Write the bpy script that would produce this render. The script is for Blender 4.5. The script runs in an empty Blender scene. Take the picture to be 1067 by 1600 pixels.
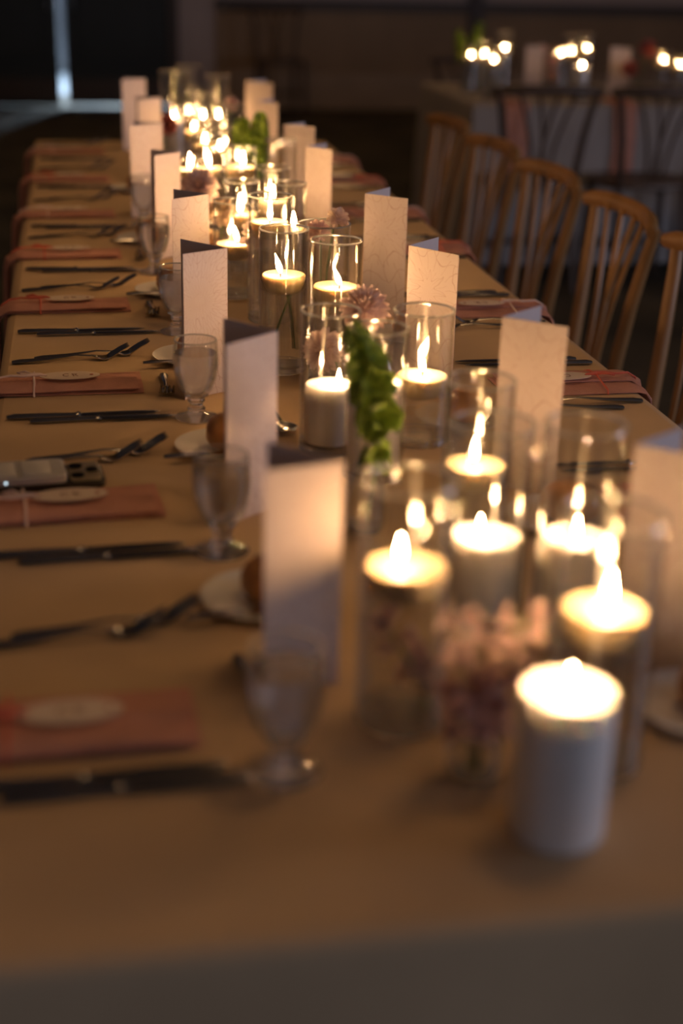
import bpy, math, random
from mathutils import Vector, Matrix, Euler
random.seed(7)
PI = math.pi
S = bpy.context.scene
COL = S.collection

# ------------------------------------------------------------------ camera
cam_data = bpy.data.cameras.new('camera')
cam = bpy.data.objects.new('camera', cam_data)
COL.objects.link(cam)
cam_data.sensor_fit = 'VERTICAL'
cam_data.sensor_height = 36.0
cam_data.sensor_width = 24.0
cam_data.lens = 50.0
cam_data.clip_start = 0.05
cam_data.clip_end = 100
cam.matrix_world = Matrix((
    (0.98431, 0.04261, -0.17126, 0.0),
    (-0.17462, 0.37007, -0.91244, 0.0),
    (0.02436, 0.92803, 0.37174, 1.40),
    (0, 0, 0, 1)))
cam_data.dof.use_dof = True
cam_data.dof.focus_distance = 2.30
cam_data.dof.aperture_fstop = 1.8
S.camera = cam

# ------------------------------------------------------------------ world, lights, exposure
S.view_settings.view_transform = 'Standard'
S.view_settings.look = 'None'
S.view_settings.exposure = 0.0
S.view_settings.gamma = 1.0
S.view_settings.use_curve_mapping = False
world = bpy.data.worlds.new('dusk')
S.world = world
world.use_nodes = True
world.node_tree.nodes['Background'].inputs['Color'].default_value = (0.72, 0.80, 1.0, 1)
world.node_tree.nodes['Background'].inputs['Strength'].default_value = 0.05

FLAME = 490.0
def area(name, loc, target, sx, sy, watts, color, spread=PI):
    l = bpy.data.lights.new(name, 'AREA')
    l.shape = 'RECTANGLE'; l.size = sx; l.size_y = sy
    l.energy = watts; l.color = color; l.spread = spread
    o = bpy.data.objects.new(name, l); COL.objects.link(o)
    o.location = loc
    o.rotation_euler = (Vector(target) - Vector(loc)).to_track_quat('-Z', 'Y').to_euler()
    return o
# dusk daylight from the windows on the chair side
area('window_daylight', (7.0, 0.2, 1.5), (0.8, 2.2, 0.8), 3.0, 1.4, 90.0, (0.74, 0.77, 0.98))
area('window_daylight', (2.8, -5.0, 1.7), (0.6, 1.5, 0.8), 2.6, 1.5, 26.0, (0.72, 0.77, 1.0))
# warm fill lamps, added under the ceiling to lift table, floor and walls
for hx in (-2.6, 1.1, 4.8):
    for hy in (1.6, 4.8, 8.0, 11.2):
        area('warm_fill_light', (hx, hy, 3.38), (hx, hy, 0.0), 0.55, 0.55, 4.6, (1.0, 0.55, 0.23), 2.5)
# daylight outside the double doors, seen through the gap
area('outdoor_daylight', (1.4, 15.6, 1.6), (-0.3, 12.6, 0.2), 1.6, 2.4, 1500.0, (0.62, 0.80, 1.0))

cy = S.cycles
cy.use_denoising = True
try:
    cy.denoiser = 'OPENIMAGEDENOISE'
    cy.denoising_input_passes = 'RGB_ALBEDO_NORMAL'
except Exception:
    pass
cy.use_light_tree = True
cy.max_bounces = 14
cy.diffuse_bounces = 3
cy.glossy_bounces = 4
cy.transmission_bounces = 12
cy.transparent_max_bounces = 48
cy.sample_clamp_indirect = 4.0
cy.caustics_reflective = False
cy.caustics_refractive = True
cy.blur_glossy = 0.5

# ------------------------------------------------------------------ materials
def newmat(name):
    m = bpy.data.materials.new(name); m.use_nodes = True
    nt = m.node_tree
    for n in list(nt.nodes): nt.nodes.remove(n)
    out = nt.nodes.new('ShaderNodeOutputMaterial')
    return m, nt, out
def N(nt, kind, **kw):
    n = nt.nodes.new(kind)
    for k, v in kw.items():
        if k in n.inputs: n.inputs[k].default_value = v
        else: setattr(n, k, v)
    return n
def mathn(nt, op, a, b=None, c=None):
    n = nt.nodes.new('ShaderNodeMath'); n.operation = op
    for i, v in enumerate((a, b, c)):
        if v is None: continue
        if isinstance(v, (int, float)): n.inputs[i].default_value = v
        else: nt.links.new(v, n.inputs[i])
    return n.outputs[0]
def ramp(nt, fac, stops):
    r = nt.nodes.new('ShaderNodeValToRGB')
    el = r.color_ramp.elements
    while len(el) < len(stops): el.new(0.5)
    for e, (p, c) in zip(el, stops):
        e.position = p; e.color = (*c, 1)
    nt.links.new(fac, r.inputs[0])
    return r.outputs[0]
def rgba(c): return (c[0], c[1], c[2], 1.0)
def pbr(name, color, rough=0.6, metal=0.0, var=0.12, scale=20.0, bump=0.0, bscale=None, sss=0.0,
        sss_r=(0.02, 0.01, 0.005), spec=0.5, stretch=(1, 1, 1), sheen=0.0, trans=0.0):
    m, nt, out = newmat(name)
    b = N(nt, 'ShaderNodeBsdfPrincipled')
    b.inputs['Roughness'].default_value = rough
    b.inputs['Metallic'].default_value = metal
    b.inputs['Specular IOR Level'].default_value = spec
    tc = N(nt, 'ShaderNodeTexCoord'); mp = N(nt, 'ShaderNodeMapping')
    mp.inputs['Scale'].default_value = stretch
    nt.links.new(tc.outputs['Object'], mp.inputs[0])
    nz = N(nt, 'ShaderNodeTexNoise'); nz.inputs['Scale'].default_value = scale; nz.inputs['Detail'].default_value = 4
    nt.links.new(mp.outputs[0], nz.inputs['Vector'])
    lo = tuple(max(0, c*(1-var)) for c in color); hi = tuple(min(1, c*(1+var)) for c in color)
    col = ramp(nt, nz.outputs['Fac'], [(0.3, lo), (0.7, hi)])
    nt.links.new(col, b.inputs['Base Color'])
    if bump:
        nb = N(nt, 'ShaderNodeTexNoise'); nb.inputs['Scale'].default_value = bscale or scale*4; nb.inputs['Detail'].default_value = 5
        nt.links.new(mp.outputs[0], nb.inputs['Vector'])
        bp = N(nt, 'ShaderNodeBump'); bp.inputs['Strength'].default_value = bump; bp.inputs['Distance'].default_value = 0.01
        nt.links.new(nb.outputs['Fac'], bp.inputs['Height']); nt.links.new(bp.outputs[0], b.inputs['Normal'])
    if sss:
        b.inputs['Subsurface Weight'].default_value = sss
        b.inputs['Subsurface Radius'].default_value = sss_r
        b.inputs['Subsurface Scale'].default_value = 1.0
    if sheen: b.inputs['Sheen Weight'].default_value = sheen
    if trans:
        t = N(nt, 'ShaderNodeBsdfTranslucent'); nt.links.new(col, t.inputs['Color'])
        mx = N(nt, 'ShaderNodeMixShader'); mx.inputs[0].default_value = trans
        nt.links.new(b.outputs[0], mx.inputs[1]); nt.links.new(t.outputs[0], mx.inputs[2])
        nt.links.new(mx.outputs[0], out.inputs[0])
    else:
        nt.links.new(b.outputs[0], out.inputs[0])
    return m

def thin_glass(name, tint=(0.975, 0.975, 0.965), base=0.085, edge=0.62, power=3.5, wav=0.05, rough=0.01):
    m, nt, out = newmat(name)
    lw = N(nt, 'ShaderNodeLayerWeight'); lw.inputs['Blend'].default_value = 0.5
    p = mathn(nt, 'POWER', lw.outputs['Facing'], power)
    f = mathn(nt, 'MULTIPLY_ADD', p, edge - base, base)
    tc = N(nt, 'ShaderNodeTexCoord'); mp = N(nt, 'ShaderNodeMapping'); mp.inputs['Scale'].default_value = (14, 14, 30)
    nt.links.new(tc.outputs['Object'], mp.inputs[0])
    nz = N(nt, 'ShaderNodeTexNoise'); nz.inputs['Scale'].default_value = 1.0; nz.inputs['Detail'].default_value = 1
    nt.links.new(mp.outputs[0], nz.inputs['Vector'])
    bp = N(nt, 'ShaderNodeBump'); bp.inputs['Strength'].default_value = wav; bp.inputs['Distance'].default_value = 0.01
    nt.links.new(nz.outputs['Fac'], bp.inputs['Height'])
    g = N(nt, 'ShaderNodeBsdfGlossy'); g.inputs['Roughness'].default_value = rough
    nt.links.new(bp.outputs[0], g.inputs['Normal'])
    tg = N(nt, 'ShaderNodeTangent'); tg.direction_type = 'RADIAL'; tg.axis = 'Z'
    ga = N(nt, 'ShaderNodeBsdfAnisotropic'); ga.inputs['Roughness'].default_value = 0.42; ga.inputs['Anisotropy'].default_value = 0.97
    ga.inputs['Rotation'].default_value = 0.0
    nt.links.new(tg.outputs[0], ga.inputs['Tangent'])
    mg = N(nt, 'ShaderNodeMixShader'); mg.inputs[0].default_value = 0.38
    nt.links.new(g.outputs[0], mg.inputs[1]); nt.links.new(ga.outputs[0], mg.inputs[2])
    g = mg
    t = N(nt, 'ShaderNodeBsdfTransparent')
    edgec = tuple(c*0.90 for c in tint)
    tcol = ramp(nt, p, [(0.0, tint), (0.8, edgec)])
    nt.links.new(tcol, t.inputs['Color'])
    mx = N(nt, 'ShaderNodeMixShader')
    nt.links.new(f, mx.inputs[0]); nt.links.new(t.outputs[0], mx.inputs[1]); nt.links.new(g.outputs[0], mx.inputs[2])
    nt.links.new(mx.outputs[0], out.inputs[0])
    return m
def solid_glass(name, ior=1.45, color=(0.98, 0.98, 0.97), thru=0.3, rough=0.0):
    m, nt, out = newmat(name)
    g = N(nt, 'ShaderNodeBsdfGlass'); g.inputs['IOR'].default_value = ior; g.inputs['Roughness'].default_value = rough
    g.inputs['Color'].default_value = rgba(color)
    tc = N(nt, 'ShaderNodeTexCoord')
    nz = N(nt, 'ShaderNodeTexNoise'); nz.inputs['Scale'].default_value = 40.0
    nt.links.new(tc.outputs['Object'], nz.inputs['Vector'])
    bp = N(nt, 'ShaderNodeBump'); bp.inputs['Strength'].default_value = 0.04; bp.inputs['Distance'].default_value = 0.01
    nt.links.new(nz.outputs['Fac'], bp.inputs['Height']); nt.links.new(bp.outputs[0], g.inputs['Normal'])
    t = N(nt, 'ShaderNodeBsdfTransparent'); t.inputs['Color'].default_value = rgba(color)
    mx = N(nt, 'ShaderNodeMixShader'); mx.inputs[0].default_value = thru
    nt.links.new(g.outputs[0], mx.inputs[1]); nt.links.new(t.outputs[0], mx.inputs[2])
    nt.links.new(mx.outputs[0], out.inputs[0])
    return m
def rim_glass(name):
    m, nt, out = newmat(name)
    d = N(nt, 'ShaderNodeBsdfTranslucent'); d.inputs['Color'].default_value = (0.95, 0.93, 0.9, 1)
    g = N(nt, 'ShaderNodeBsdfGlossy'); g.inputs['Roughness'].default_value = 0.18
    t = N(nt, 'ShaderNodeBsdfTransparent')
    nz = N(nt, 'ShaderNodeTexNoise'); nz.inputs['Scale'].default_value = 30
    f1 = mathn(nt, 'MULTIPLY_ADD', nz.outputs['Fac'], 0.5, 0.25)
    m1 = N(nt, 'ShaderNodeMixShader'); nt.links.new(f1, m1.inputs[0])
    nt.links.new(d.outputs[0], m1.inputs[1]); nt.links.new(g.outputs[0], m1.inputs[2])
    m2 = N(nt, 'ShaderNodeMixShader'); m2.inputs[0].default_value = 0.68
    nt.links.new(t.outputs[0], m2.inputs[1]); nt.links.new(m1.outputs[0], m2.inputs[2])
    nt.links.new(m2.outputs[0], out.inputs[0])
    return m
def emit(name, color, strength):
    m, nt, out = newmat(name)
    tc = N(nt, 'ShaderNodeTexCoord'); sp = N(nt, 'ShaderNodeSeparateXYZ')
    nt.links.new(tc.outputs['Generated'], sp.inputs[0])
    col = ramp(nt, sp.outputs['Z'], [(0.0, (color[0]*0.75, color[1]*0.85, min(1, color[2]*2.2))), (0.25, color), (1.0, color)])
    e = N(nt, 'ShaderNodeEmission'); e.inputs['Strength'].default_value = strength
    nt.links.new(col, e.inputs['Color'])
    nt.links.new(e.outputs[0], out.inputs[0])
    return m
def card_print(name, kind):
    """white paper with a pale pink line drawing of a big flower (flat print)"""
    m, nt, out = newmat(name)
    b = N(nt, 'ShaderNodeBsdfPrincipled'); b.inputs['Roughness'].default_value = 0.75
    b.inputs['Specular IOR Level'].default_value = 0.2
    tc = N(nt, 'ShaderNodeTexCoord')
    nz = N(nt, 'ShaderNodeTexNoise'); nz.inputs['Scale'].default_value = 26; nz.inputs['Detail'].default_value = 2
    nt.links.new(tc.outputs['Object'], nz.inputs['Vector'])
    sub = N(nt, 'ShaderNodeVectorMath', operation='SUBTRACT'); nt.links.new(nz.outputs['Color'], sub.inputs[0]); sub.inputs[1].default_value = (0.5, 0.5, 0.5)
    scl = N(nt, 'ShaderNodeVectorMath', operation='SCALE'); nt.links.new(sub.outputs[0], scl.inputs[0]); scl.inputs['Scale'].default_value = 0.026
    add = N(nt, 'ShaderNodeVectorMath', operation='ADD'); nt.links.new(tc.outputs['Object'], add.inputs[0]); nt.links.new(scl.outputs[0], add.inputs[1])
    sp = N(nt, 'ShaderNodeSeparateXYZ'); nt.links.new(add.outputs[0], sp.inputs[0])
    if kind == 0: cx, cz, n = 0.058, 0.150, 23
    else: cx, cz, n = 0.036, 0.160, 9
    dx = mathn(nt, 'SUBTRACT', sp.outputs['X'], cx); dz = mathn(nt, 'SUBTRACT', sp.outputs['Z'], cz)
    ang = mathn(nt, 'ARCTAN2', dz, dx)
    r = mathn(nt, 'SQRT', mathn(nt, 'ADD', mathn(nt, 'MULTIPLY', dx, dx), mathn(nt, 'MULTIPLY', dz, dz)))
    # petal outlines: rays from the centre, whorls shifted ring by ring
    ring = mathn(nt, 'FLOOR', mathn(nt, 'MULTIPLY', r, 45.0 if kind == 0 else 30.0))
    ph = mathn(nt, 'MULTIPLY_ADD', ring, 1.7, mathn(nt, 'MULTIPLY', ang, float(n)))
    ray = mathn(nt, 'ABSOLUTE', mathn(nt, 'SINE', ph))
    l1 = mathn(nt, 'LESS_THAN', ray, 0.13 if kind == 0 else 0.06)
    sc = mathn(nt, 'ADD', mathn(nt, 'MULTIPLY', r, 45.0 if kind == 0 else 30.0), mathn(nt, 'MULTIPLY', mathn(nt, 'ABSOLUTE', mathn(nt, 'SINE', mathn(nt, 'MULTIPLY', ang, n/2.0))), 0.55))
    fr = mathn(nt, 'FRACT', sc)
    l2 = mathn(nt, 'LESS_THAN', fr, 0.045)
    line = mathn(nt, 'MAXIMUM', l1, l2)
    mx = N(nt, 'ShaderNodeMix', data_type='RGBA')
    nt.links.new(mathn(nt, 'MULTIPLY', line, 0.55), mx.inputs[0])
    mx.inputs[6].default_value = (0.80, 0.68, 0.64, 1); mx.inputs[7].default_value = (0.50, 0.30, 0.26, 1)
    nt.links.new(mx.outputs[2], b.inputs['Base Color'])
    nt.links.new(b.outputs[0], out.inputs[0])
    return m
def carpet(name):
    m, nt, out = newmat(name)
    b = N(nt, 'ShaderNodeBsdfPrincipled'); b.inputs['Roughness'].default_value = 0.95; b.inputs['Specular IOR Level'].default_value = 0.1
    tc = N(nt, 'ShaderNodeTexCoord')
    v = N(nt, 'ShaderNodeTexNoise'); v.inputs['Scale'].default_value = 2.2; v.inputs['Detail'].default_value = 6
    nt.links.new(tc.outputs['Object'], v.inputs['Vector'])
    col = ramp(nt, v.outputs['Fac'], [(0.35, (0.045, 0.042, 0.036)), (0.65, (0.085, 0.075, 0.058))])
    nt.links.new(col, b.inputs['Base Color'])
    n2 = N(nt, 'ShaderNodeTexNoise'); n2.inputs['Scale'].default_value = 220
    nt.links.new(tc.outputs['Object'], n2.inputs['Vector'])
    bp = N(nt, 'ShaderNodeBump'); bp.inputs['Strength'].default_value = 0.4; bp.inputs['Distance'].default_value = 0.01
    nt.links.new(n2.outputs['Fac'], bp.inputs['Height']); nt.links.new(bp.outputs[0], b.inputs['Normal'])
    nt.links.new(b.outputs[0], out.inputs[0])
    return m

M = {}
M['carpet'] = carpet('dark_carpet')
M['wall'] = pbr('upper_wall', (0.50, 0.43, 0.43), 0.85, var=0.05, scale=3)
M['wainscot'] = pbr('brown_wainscot', (0.34, 0.235, 0.15), 0.7, var=0.1, scale=4, stretch=(1, 1, 0.2))
M['base'] = pbr('tan_baseboard', (0.42, 0.31, 0.22), 0.6, var=0.08, scale=4)
M['darktrim'] = pbr('dark_trim', (0.07, 0.05, 0.04), 0.5, var=0.1)
M['ceiling'] = pbr('ceiling_paint', (0.25, 0.22, 0.2), 0.9, var=0.04, scale=2)
M['door'] = pbr('black_door_paint', (0.022, 0.026, 0.022), 0.5, var=0.1, scale=6)
M['kick'] = pbr('bronze_kick_plate', (0.10, 0.07, 0.05), 0.35, 0.5, var=0.1)
M['steel_dull'] = pbr('brushed_steel', (0.55, 0.55, 0.55), 0.3, 1.0, var=0.06)
M['ground'] = pbr('outdoor_paving', (0.10, 0.11, 0.12), 0.9, var=0.1)
M['cloth'] = pbr('champagne_tablecloth', (0.68, 0.485, 0.295), 0.9, var=0.05, scale=7, bump=0.25, bscale=5.0, spec=0.15)
M['cloth2'] = pbr('grey_white_tablecloth', (0.40, 0.37, 0.36), 0.9, var=0.05, scale=7, bump=0.12, bscale=9.0, spec=0.15)
M['napkin'] = pbr('dusty_rose_napkin', (0.70, 0.36, 0.28), 0.9, var=0.1, scale=25, bump=0.2, bscale=160, spec=0.1, trans=0.12)
M['tag'] = pbr('pale_paper_tag', (0.80, 0.66, 0.56), 0.8, var=0.03, spec=0.15)
M['ink'] = pbr('brown_ink', (0.30, 0.13, 0.09), 0.8)
M['wax_seal'] = pbr('red_seal', (0.45, 0.10, 0.06), 0.5)
M['ribbon_red'] = pbr('coral_ribbon', (0.72, 0.16, 0.10), 0.6, var=0.15)
M['ribbon_white'] = pbr('blush_ribbon', (0.85, 0.66, 0.58), 0.6, var=0.1)
M['silver'] = pbr('polished_cutlery_steel', (0.50, 0.49, 0.47), 0.16, 1.0, var=0.05, scale=40)
M['card_back'] = pbr('plain_card', (0.72, 0.64, 0.64), 0.75, var=0.03, scale=30, spec=0.2)
M['card0'] = card_print('card_print_dahlia', 0)
M['card1'] = card_print('card_print_poppy', 1)
M['glass'] = thin_glass('clear_vase_glass', wav=0.07)
M['rim'] = rim_glass('fire_polished_rim')
M['base_glass'] = solid_glass('thick_glass_base', 1.45, thru=0.25)
M['water'] = solid_glass('vase_water', 1.33, (0.985, 0.985, 0.97), thru=0.62)
M['goblet'] = thin_glass('goblet_glass', base=0.06, edge=0.65, power=3.0, wav=0.2)
M['goblet_solid'] = solid_glass('goblet_stem_glass', 1.46, thru=0.15)
M['ice_water'] = solid_glass('iced_water', 1.33, (0.97, 0.97, 0.97), thru=0.3, rough=0.12)
M['wax'] = pbr('ivory_wax', (0.60, 0.48, 0.30), 0.45, var=0.03, sss=0.8, sss_r=(0.014, 0.0135, 0.013))
M['pillar_wax'] = pbr('white_pillar_wax', (0.82, 0.79, 0.77), 0.5, var=0.03, sss=0.5, sss_r=(0.013, 0.0125, 0.012))
M['wick'] = pbr('burnt_wick', (0.03, 0.025, 0.02), 0.9)
M['flame'] = emit('candle_flame', (1.0, 0.56, 0.22), FLAME)
M['roll'] = pbr('glazed_roll_crust', (0.46, 0.20, 0.06), 0.32, var=0.35, scale=28, bump=0.15, bscale=60)
M['china'] = pbr('white_china', (0.80, 0.76, 0.70), 0.2, var=0.02)
M['leaf'] = pbr('bell_green', (0.22, 0.33, 0.035), 0.55, var=0.45, scale=70, trans=0.22)
M['stem'] = pbr('stem_green', (0.14, 0.20, 0.05), 0.6, var=0.2, scale=60)
M['dahlia'] = pbr('dusty_pink_petal', (0.93, 0.66, 0.60), 0.7, var=0.22, scale=90, trans=0.42)
M['dahlia_dark'] = pbr('deep_rose_petal', (0.50, 0.16, 0.14), 0.7, var=0.25, scale=90, trans=0.25)
M['peach'] = pbr('peach_petal', (0.86, 0.62, 0.42), 0.7, var=0.12, scale=70, trans=0.35)
M['pale'] = pbr('cream_pink_petal', (0.86, 0.66, 0.56), 0.7, var=0.12, scale=70, trans=0.35)
M['snap'] = pbr('blush_snapdragon_petal', (0.92, 0.62, 0.55), 0.7, var=0.18, scale=60, trans=0.42)
M['wood'] = pbr('honey_ash_wood', (0.36, 0.19, 0.07), 0.4, var=0.25, scale=9, stretch=(1, 1, 0.25), bump=0.06)
M['darkwood'] = pbr('dark_stained_wood', (0.075, 0.045, 0.028), 0.45, var=0.25, scale=9, stretch=(1, 1, 0.25))
M['case'] = pbr('silver_white_case', (0.60, 0.58, 0.56), 0.35, var=0.03)
M['phone'] = pbr('dark_phone_body', (0.05, 0.045, 0.04), 0.25, var=0.05)
M['bump'] = pbr('tan_camera_plate', (0.42, 0.34, 0.22), 0.3, 0.3, var=0.05)
M['lens'] = pbr('black_lens', (0.01, 0.01, 0.012), 0.05)
M['led'] = emit('blue_white_led', (0.7, 0.9, 1.0), 2.0)

# ------------------------------------------------------------------ mesh helpers
class MB:
    def __init__(s): s.v = []; s.f = []
    def add(s, vs, fs, mat=None):
        o = len(s.v)
        s.v += [tuple(mat @ Vector(p)) if mat is not None else tuple(p) for p in vs]
        s.f += [tuple(i + o for i in f) for f in fs]
        return s
    def box(s, x0, x1, y0, y1, z0, z1, mat=None):
        vs = [(x0,y0,z0),(x1,y0,z0),(x1,y1,z0),(x0,y1,z0),(x0,y0,z1),(x1,y0,z1),(x1,y1,z1),(x0,y1,z1)]
        return s.add(vs, [(0,3,2,1),(4,5,6,7),(0,1,5,4),(1,2,6,5),(2,3,7,6),(3,0,4,7)], mat)
    def lathe(s, prof, n=32, mat=None, cap0=True, cap1=True, wob=0.0, k=5):
        vs = []; fs = []
        for (r, z) in prof:
            for i in range(n):
                a = 2*PI*i/n
                rr = r*(1 + wob*math.sin(k*a))
                vs.append((rr*math.cos(a), rr*math.sin(a), z))
        for j in range(len(prof)-1):
            for i in range(n):
                a, b = j*n+i, j*n+(i+1) % n
                fs.append((a, b, b+n, a+n))
        if cap0: fs.append(tuple(reversed(range(n))))
        if cap1: fs.append(tuple(range((len(prof)-1)*n, len(prof)*n)))
        return s.add(vs, fs, mat)
    def loop_lathe(s, prof, n=32, mat=None):
        """closed profile ring (glass walls, rims)"""
        vs = []; fs = []; k = len(prof)
        for (r, z) in prof:
            for i in range(n):
                a = 2*PI*i/n; vs.append((r*math.cos(a), r*math.sin(a), z))
        for j in range(k):
            for i in range(n):
                a, b = j*n+i, j*n+(i+1) % n
                c, d = ((j+1) % k)*n+(i+1) % n, ((j+1) % k)*n+i
                fs.append((a, b, c, d))
        return s.add(vs, fs, mat)
    def tube(s, pts, rad, n=8, mat=None, flat=1.0):
        pts = [Vector(p) for p in pts]
        if isinstance(rad, (int, float)): rad = [rad]*len(pts)
        vs = []; fs = []
        up0 = Vector((0, 0, 1))
        t0 = (pts[1]-pts[0]).normalized()
        if abs(t0.dot(up0)) > 0.95: up0 = Vector((0, 1, 0))
        for i, p in enumerate(pts):
            t = (pts[min(i+1, len(pts)-1)] - pts[max(i-1, 0)]).normalized()
            u = up0 - t*up0.dot(t)
            u.normalize(); w = t.cross(u)
            for k in range(n):
                a = 2*PI*k/n
                vs.append(p + (w*math.cos(a) + u*math.sin(a)*flat)*rad[i])
        for j in range(len(pts)-1):
            for k in range(n):
                a, b = j*n+k, j*n+(k+1) % n
                fs.append((a, b, b+n, a+n))
        fs.append(tuple(reversed(range(n)))); fs.append(tuple(range((len(pts)-1)*n, len(pts)*n)))
        return s.add(vs, fs, mat)
    def sweep(s, rings, closed=True, caps=True):
        n = len(rings[0]); vs = [p for r in rings for p in r]; fs = []
        for j in range(len(rings)-1):
            for k in range(n if closed else n-1):
                a, b = j*n+k, j*n+(k+1) % n
                fs.append((a, b, b+n, a+n))
        if caps: fs.append(tuple(reversed(range(n)))); fs.append(tuple(range((len(rings)-1)*n, len(rings)*n)))
        return s.add(vs, fs)
    def mesh(s, name, mat, smooth=True):
        me = bpy.data.meshes.new(name)
        me.from_pydata(s.v, [], s.f); me.materials.append(mat)
        if smooth: me.polygons.foreach_set('use_smooth', [True]*len(me.polygons))
        me.update()
        import bmesh
        bm = bmesh.new(); bm.from_mesh(me); bmesh.ops.recalc_face_normals(bm, faces=bm.faces)
        bm.to_mesh(me); bm.free()
        if smooth:
            try: me.set_sharp_from_angle(angle=math.radians(40))
            except Exception: pass
        return me
CACHE = {}
def cached(key, fn):
    if key not in CACHE: CACHE[key] = fn()
    return CACHE[key]
def put(name, me, parent=None, loc=(0,0,0), rot=(0,0,0), scale=(1,1,1)):
    o = bpy.data.objects.new(name, me); COL.objects.link(o)
    o.location = loc; o.rotation_euler = rot; o.scale = scale
    if parent: o.parent = parent
    return o
def tag(o, label, cat, group=None):
    o['label'] = label; o['category'] = cat
    if group: o['group'] = group
    return o
def thing(name, label, cat, loc=(0,0,0), rotz=0, group=None):
    o = bpy.data.objects.new(name, None); COL.objects.link(o); o.empty_display_size = 0.05
    o.location = loc; o.rotation_euler = (0, 0, rotz)
    return tag(o, label, cat, group)
def struct(name, me, parent=None, **kw):
    o = put(name, me, parent, **kw)
    if not parent: o['kind'] = 'structure'
    return o
def dup(o, parent=None):
    c = o.copy(); COL.objects.link(c)
    if parent: c.parent = parent
    for ch in [x for x in o.children]: dup(ch, c)
    return c
TZ = 0.75
ORD = ['first','second','third','fourth','fifth','sixth','seventh','eighth','ninth']

# ------------------------------------------------------------------ room
YW = 13.1
struct('floor', MB().box(-6, 9, -6, 14.2, -0.1, 0).mesh('floor', M['carpet'], False))
struct('ceiling', MB().box(-6, 9, -6, YW+0.3, 3.4, 3.5).mesh('ceiling', M['ceiling'], False))
DX0, DXM, DX1 = -1.06, -0.10, 0.82     # door leaves
b = MB().box(-6, DX0-0.02, YW, YW+0.2, 0, 3.4).box(DX1+0.02, 9, YW, YW+0.2, 0, 3.4).box(DX0-0.02, DX1+0.02, YW, YW+0.2, 2.25, 3.4)
wall = struct('wall_back', b.mesh('wall_back', M['wall'], False))
put('wainscot', MB().box(1.22, 3.50, YW-0.02, YW, 0.31, 0.86).box(3.62, 8.9, YW-0.02, YW, 0.31, 0.86).mesh('wainscot', M['wainscot'], False), wall)
struct('wall_left', MB().box(-6.2, -6, -6, YW+0.2, 0, 3.4).mesh('wall_left', M['wall'], False))
struct('wall_right', MB().box(9, 9.2, -6, YW+0.2, 0, 3.4).mesh('wall_right', M['wall'], False))
struct('baseboard_back', MB().box(1.22, 8.9, YW-0.035, YW, 0, 0.31).mesh('baseboard_back', M['base'], False))
struct('trim_1', MB().box(1.22, 8.9, YW-0.05, YW, 0.86, 0.93).mesh('chair_rail', M['darktrim'], False))
struct('trim_2', MB().box(3.50, 3.62, YW-0.07, YW, 0.31, 3.0).mesh('post_trim', M['darktrim'], False))
struct('trim_3', MB().box(DX1-0.01, DX1+0.08, YW-0.04, YW, 0, 2.25).mesh('door_casing', M['darktrim'], False))
def leaf(idx, x0, x1, ang, hinge):
    b = MB()
    z0, z1 = (0.008, 0.024)[idx-1], 2.24
    X0, X1 = (0, x1-x0) if hinge == 0 else (-(x1-x0), 0)
    b.box(X0, X1, -0.02, 0.02, z0, z1)
    o = struct('door_%d' % idx, b.mesh('door_leaf', M['door'], False), loc=((x0 if hinge == 0 else x1), YW+0.03, 0), rot=(0, 0, ang))
    w = X1-X0
    for (za, zb) in ((0.42, 1.02), (1.14, 2.1)):
        f = MB()
        t = 0.025
        xa, xb = X0+0.14, X1-0.14
        f.box(xa-t, xb+t, -0.036, -0.02, za-t, za).box(xa-t, xb+t, -0.036, -0.02, zb, zb+t)
        f.box(xa-t, xa, -0.036, -0.02, za, zb).box(xb, xb+t, -0.036, -0.02, za, zb)
        put('panel_moulding', f.mesh('panel_moulding', M['door'], False), o)
    k = put('kick_plate', MB().box(X0+0.02, X1-0.02, -0.026, -0.02, 0.05, 0.24).mesh('kick_plate', M['kick'], False), o)
    hx = (X1-0.07) if hinge == 0 else (X0+0.07)
    h = MB().tube([(hx, -0.02, 1.0), (hx, -0.07, 1.0), (hx, -0.075, 0.96), (hx, -0.075, 0.86), (hx, -0.07, 0.82), (hx, -0.02, 0.82)], 0.009)
    put('door_handle', h.mesh('door_handle', M['steel_dull']), o)
    return o
leaf(1, DX0, DXM-0.030, 0.0, 0)
leaf(2, DXM+0.026, DX1, 0.0, 1)
struct('outdoor_ground', MB().box(-8, 9, 14.2, 20, -0.12, -0.02).mesh('ground', M['ground'], False))
struct('outdoor_wall', MB().box(-5, 6, 17.0, 17.2, 0, 4).mesh('outdoor_wall', M['ground'], False))

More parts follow.
